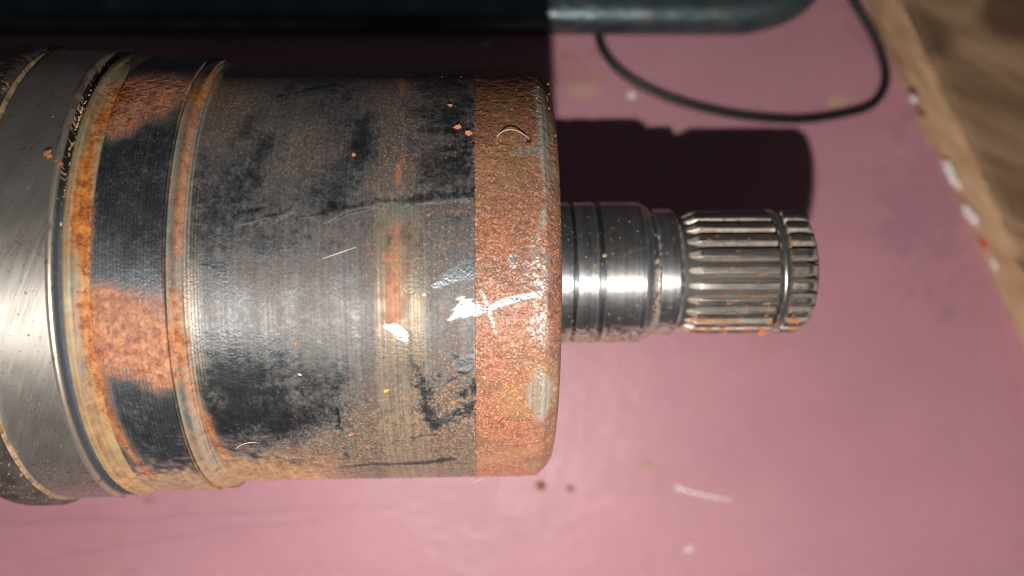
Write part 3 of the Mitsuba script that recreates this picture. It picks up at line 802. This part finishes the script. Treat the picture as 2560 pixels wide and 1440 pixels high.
crumb(1352, 1215, (16, 14, 10), "mat_rust_flake", "larger brown rust crumb on the table below the housing's end", 1)
crumb(1426, 1221, (11, 9, 7), "mat_rust_flake", "smaller brown rust crumb right of the larger one below the housing", 2)
crumb(1622, 1166, (19, 10, 9), "mat_tan_grain", "tan grain on the table below the stub shaft", 3, "tan_grain", "grain", -.3)
crumb(1210, 112, (17, 15, 14), "mat_grey_grit", "pale grey grit grain in the shadow between housing and bar", 4, "grit_grain", "grain")
crumb(1578, 238, (16, 13, 11), "mat_white_paint", "white paint chip on the table inside the cable loop", 5, "paint_chip", "chip")
crumb(2085, 252, (20, 9, 7), "mat_tan_grain", "tan grain beside the cable's right bend", 6, "tan_grain", "grain", -.3)
crumb(1508, 1072, (8, 8, 4), "mat_pale_chip", "tiny pale speck on the table right of the housing's lower corner", 7, "paint_chip", "chip")
crumb(1722, 1372, (16, 11, 4), "mat_pale_chip", "ragged white chip near the bottom of the picture", 8, "paint_chip", "chip", .5)
crumb(2015, 690, (6, 6, 4), "mat_pale_chip", "tiny pale speck on the table off the splined end's tip", 9, "paint_chip", "chip")

on = lambda x, y, R, z=0: cyl_point(*on_cyl(x, y, R), R + z)
small("white_fibre", tube([on_plane(1688, 1216) + [0, 0, 5], on_plane(1725, 1228) + [0, 0, 7], on_plane(1780, 1241) + [0, 0, 6], on_plane(1828, 1249) + [0, 0, 4]], [6, 5, 4.5, 2.5], 8, 40), "mat_white_paint", "white plastic fibre on the table at lower right of the shaft", "fibre")
small("hair", tube([on(1244, 358, 501), on(1248, 335, 503), on(1262, 326, 510), on(1285, 325, 512), on(1305, 333, 508), on(1322, 346, 502)], 1.1, 6, 50), "mat_pale_fibre", "curved pale hair on the upper part of the rusted end band", "hair")
small("straw_fibre", tube([on(806, 647, 501), on(845, 633, 503), on(892, 617, 502)], [.8, 1.7, .8], 6, 30), "mat_pale_fibre", "straight straw coloured fibre in the middle of the housing", "fibre")
small("hair", tube([on(592, 1121, 501), on(615, 1108, 504), on(642, 1106, 501)], 1.0, 6, 30), "mat_pale_fibre", "short pale hair on the lower left part of the housing", "hair")
small("hair", tube([on(1185, 1196, 499), on_plane(1197, 1200, 0), on_plane(1214, 1190, 5)], .9, 6, 20), "mat_pale_fibre", "tiny hair sticking out of the housing's lower outline", "hair")


def flake(x, y, R, size, mat, label, seed, name="rust_flake", cat="flake", rot=0.0):
    A, s = on_cyl(x, y, R)
    v, f = lump((0, 0, 0), np.asarray(size) * .8, seed, 1.15, 3, rot)
    th = s / 500
    M = np.array([[1, 0, 0], [0, math.cos(th), math.sin(th)], [0, -math.sin(th), math.cos(th)]]).T
    M = np.array([[1, 0, 0], [0, math.cos(th), -math.sin(th)], [0, math.sin(th), math.cos(th)]])
    c = cyl_point(A, s, R + size[2] * .55)
    small(name, (v @ M + c, f), mat, label, cat)


flake(122, 388, R_COLLAR, (9, 12, 6), "mat_rust_flake", "dark rust flake on the collar's right edge", 41)
flake(148, 408, R_COLLAR, (11, 4, 5), "mat_rust_flake", "small dark rust sliver right beside the flake on the collar's edge", 42, rot=-.5)
flake(884, 388, 500, (5, 5, 4), "mat_orange_flake", "single orange rust speck in the upper middle of the housing", 43)
flake(1142, 320, 500, (10, 5, 4), "mat_orange_flake", "orange flake left of the rusted band's upper part", 44, rot=.5)
flake(1126, 265, 500, (5, 4, 3), "mat_orange_flake", "small orange flake above the larger one left of the rusted band", 45)
flake(1172, 335, 500, (7, 9, 4), "mat_orange_flake", "orange flake on the boundary of the rusted band near its top", 46)
flake(1322, 364, 500, (6, 6, 5), "mat_rust_flake", "dark crumb near the end of the curved hair", 47)
flake(966, 974, 500, (6, 4, 3), "mat_yellow_speck", "bright yellow speck on the lower housing", 48, "yellow_speck", "speck")
flake(1098, 937, 500, (5, 5, 4), "mat_steel_bead", "tiny shiny bead on the lower housing left of the rusted band", 49, "steel_bead", "bead")
flake(749, 935, 500, (4, 3, 2.5), "mat_white_paint", "tiny white speck in the lower middle of the housing", 50, "white_speck", "speck")
flake(1060, 736, 500, (4, 4, 3), "mat_white_paint", "tiny white speck left of the bright scratches", 51, "white_speck", "speck")
flake(737, 858, 500, (4, 7, 2.5), "mat_orange_flake", "small orange fleck in the centre of the housing's highlight", 52)
flake(880, 1082, 500, (8, 4, 3), "mat_orange_flake", "orange fleck on the lower dusty part of the housing", 53, rot=.5)
flake(1905, 826, 153, (13, 8, 9), "mat_orange_flake", "orange rust lump under the wire ring on the splined end", 54)
flake(1512, 640, 176, (5, 4, 2), "mat_tan_grain", "tan crumbs on the stub shaft's second dark band", 55, "tan_grain", "grain")


def grit(key, n, arange, srange, Rf, sizes, mat, label, seed):
    r = np.random.default_rng(seed)
    base = trimesh.creation.icosphere(subdivisions=1)
    V, F = [], []
    for k in range(n):
        A, s = r.uniform(*arange), r.normal(*srange) if len(srange) == 2 else r.uniform(srange[0], srange[1])
        R = Rf(A)
        q = base.vertices * r.uniform(*sizes) * r.uniform(.6, 1.3, 3) + cyl_point(A, s, R)
        F.append(base.faces + len(V) * len(base.vertices))
        V.append(q)
    put(key, (np.vstack(V), np.vstack(F)), mat, True, label, None, None, "stuff")


grit(key + "__rust_grit", 300, (-60, 172), (-60, 330), lambda A: 499 if A < A_BEV else 487, (.9, 2.2), "mat_orange_flake", "fine rust grit clinging to the housing's end", 61)
grit(key + "__dust_grit", 160, (-430, -20), (-300, 260), lambda A: 499.4, (.7, 1.6), "mat_tan_grain", "fine tan dust on the housing", 62)
grit(key + "__groove_grit", 46, (A_COL1 + 1, A_RING0 - 1), (-330, 80), lambda A: R_COLLAR - 20, (1.5, 3.6), "mat_tan_grain", "tan grit in the groove beside the collar", 63)
grit(key + "__collar_grit", 50, (A_COL0 + 5, A_COL1 - 12), (250, 300), lambda A: R_COLLAR, (1.0, 2.4), "mat_rust_flake", "brown grit on the collar", 64)
grit(key + "__shaft_grit", 50, (A_END, A_J1 - 20), (150, 330), lambda A: J, (.9, 2.0), "mat_tan_grain", "tan grit on the stub shaft", 65)
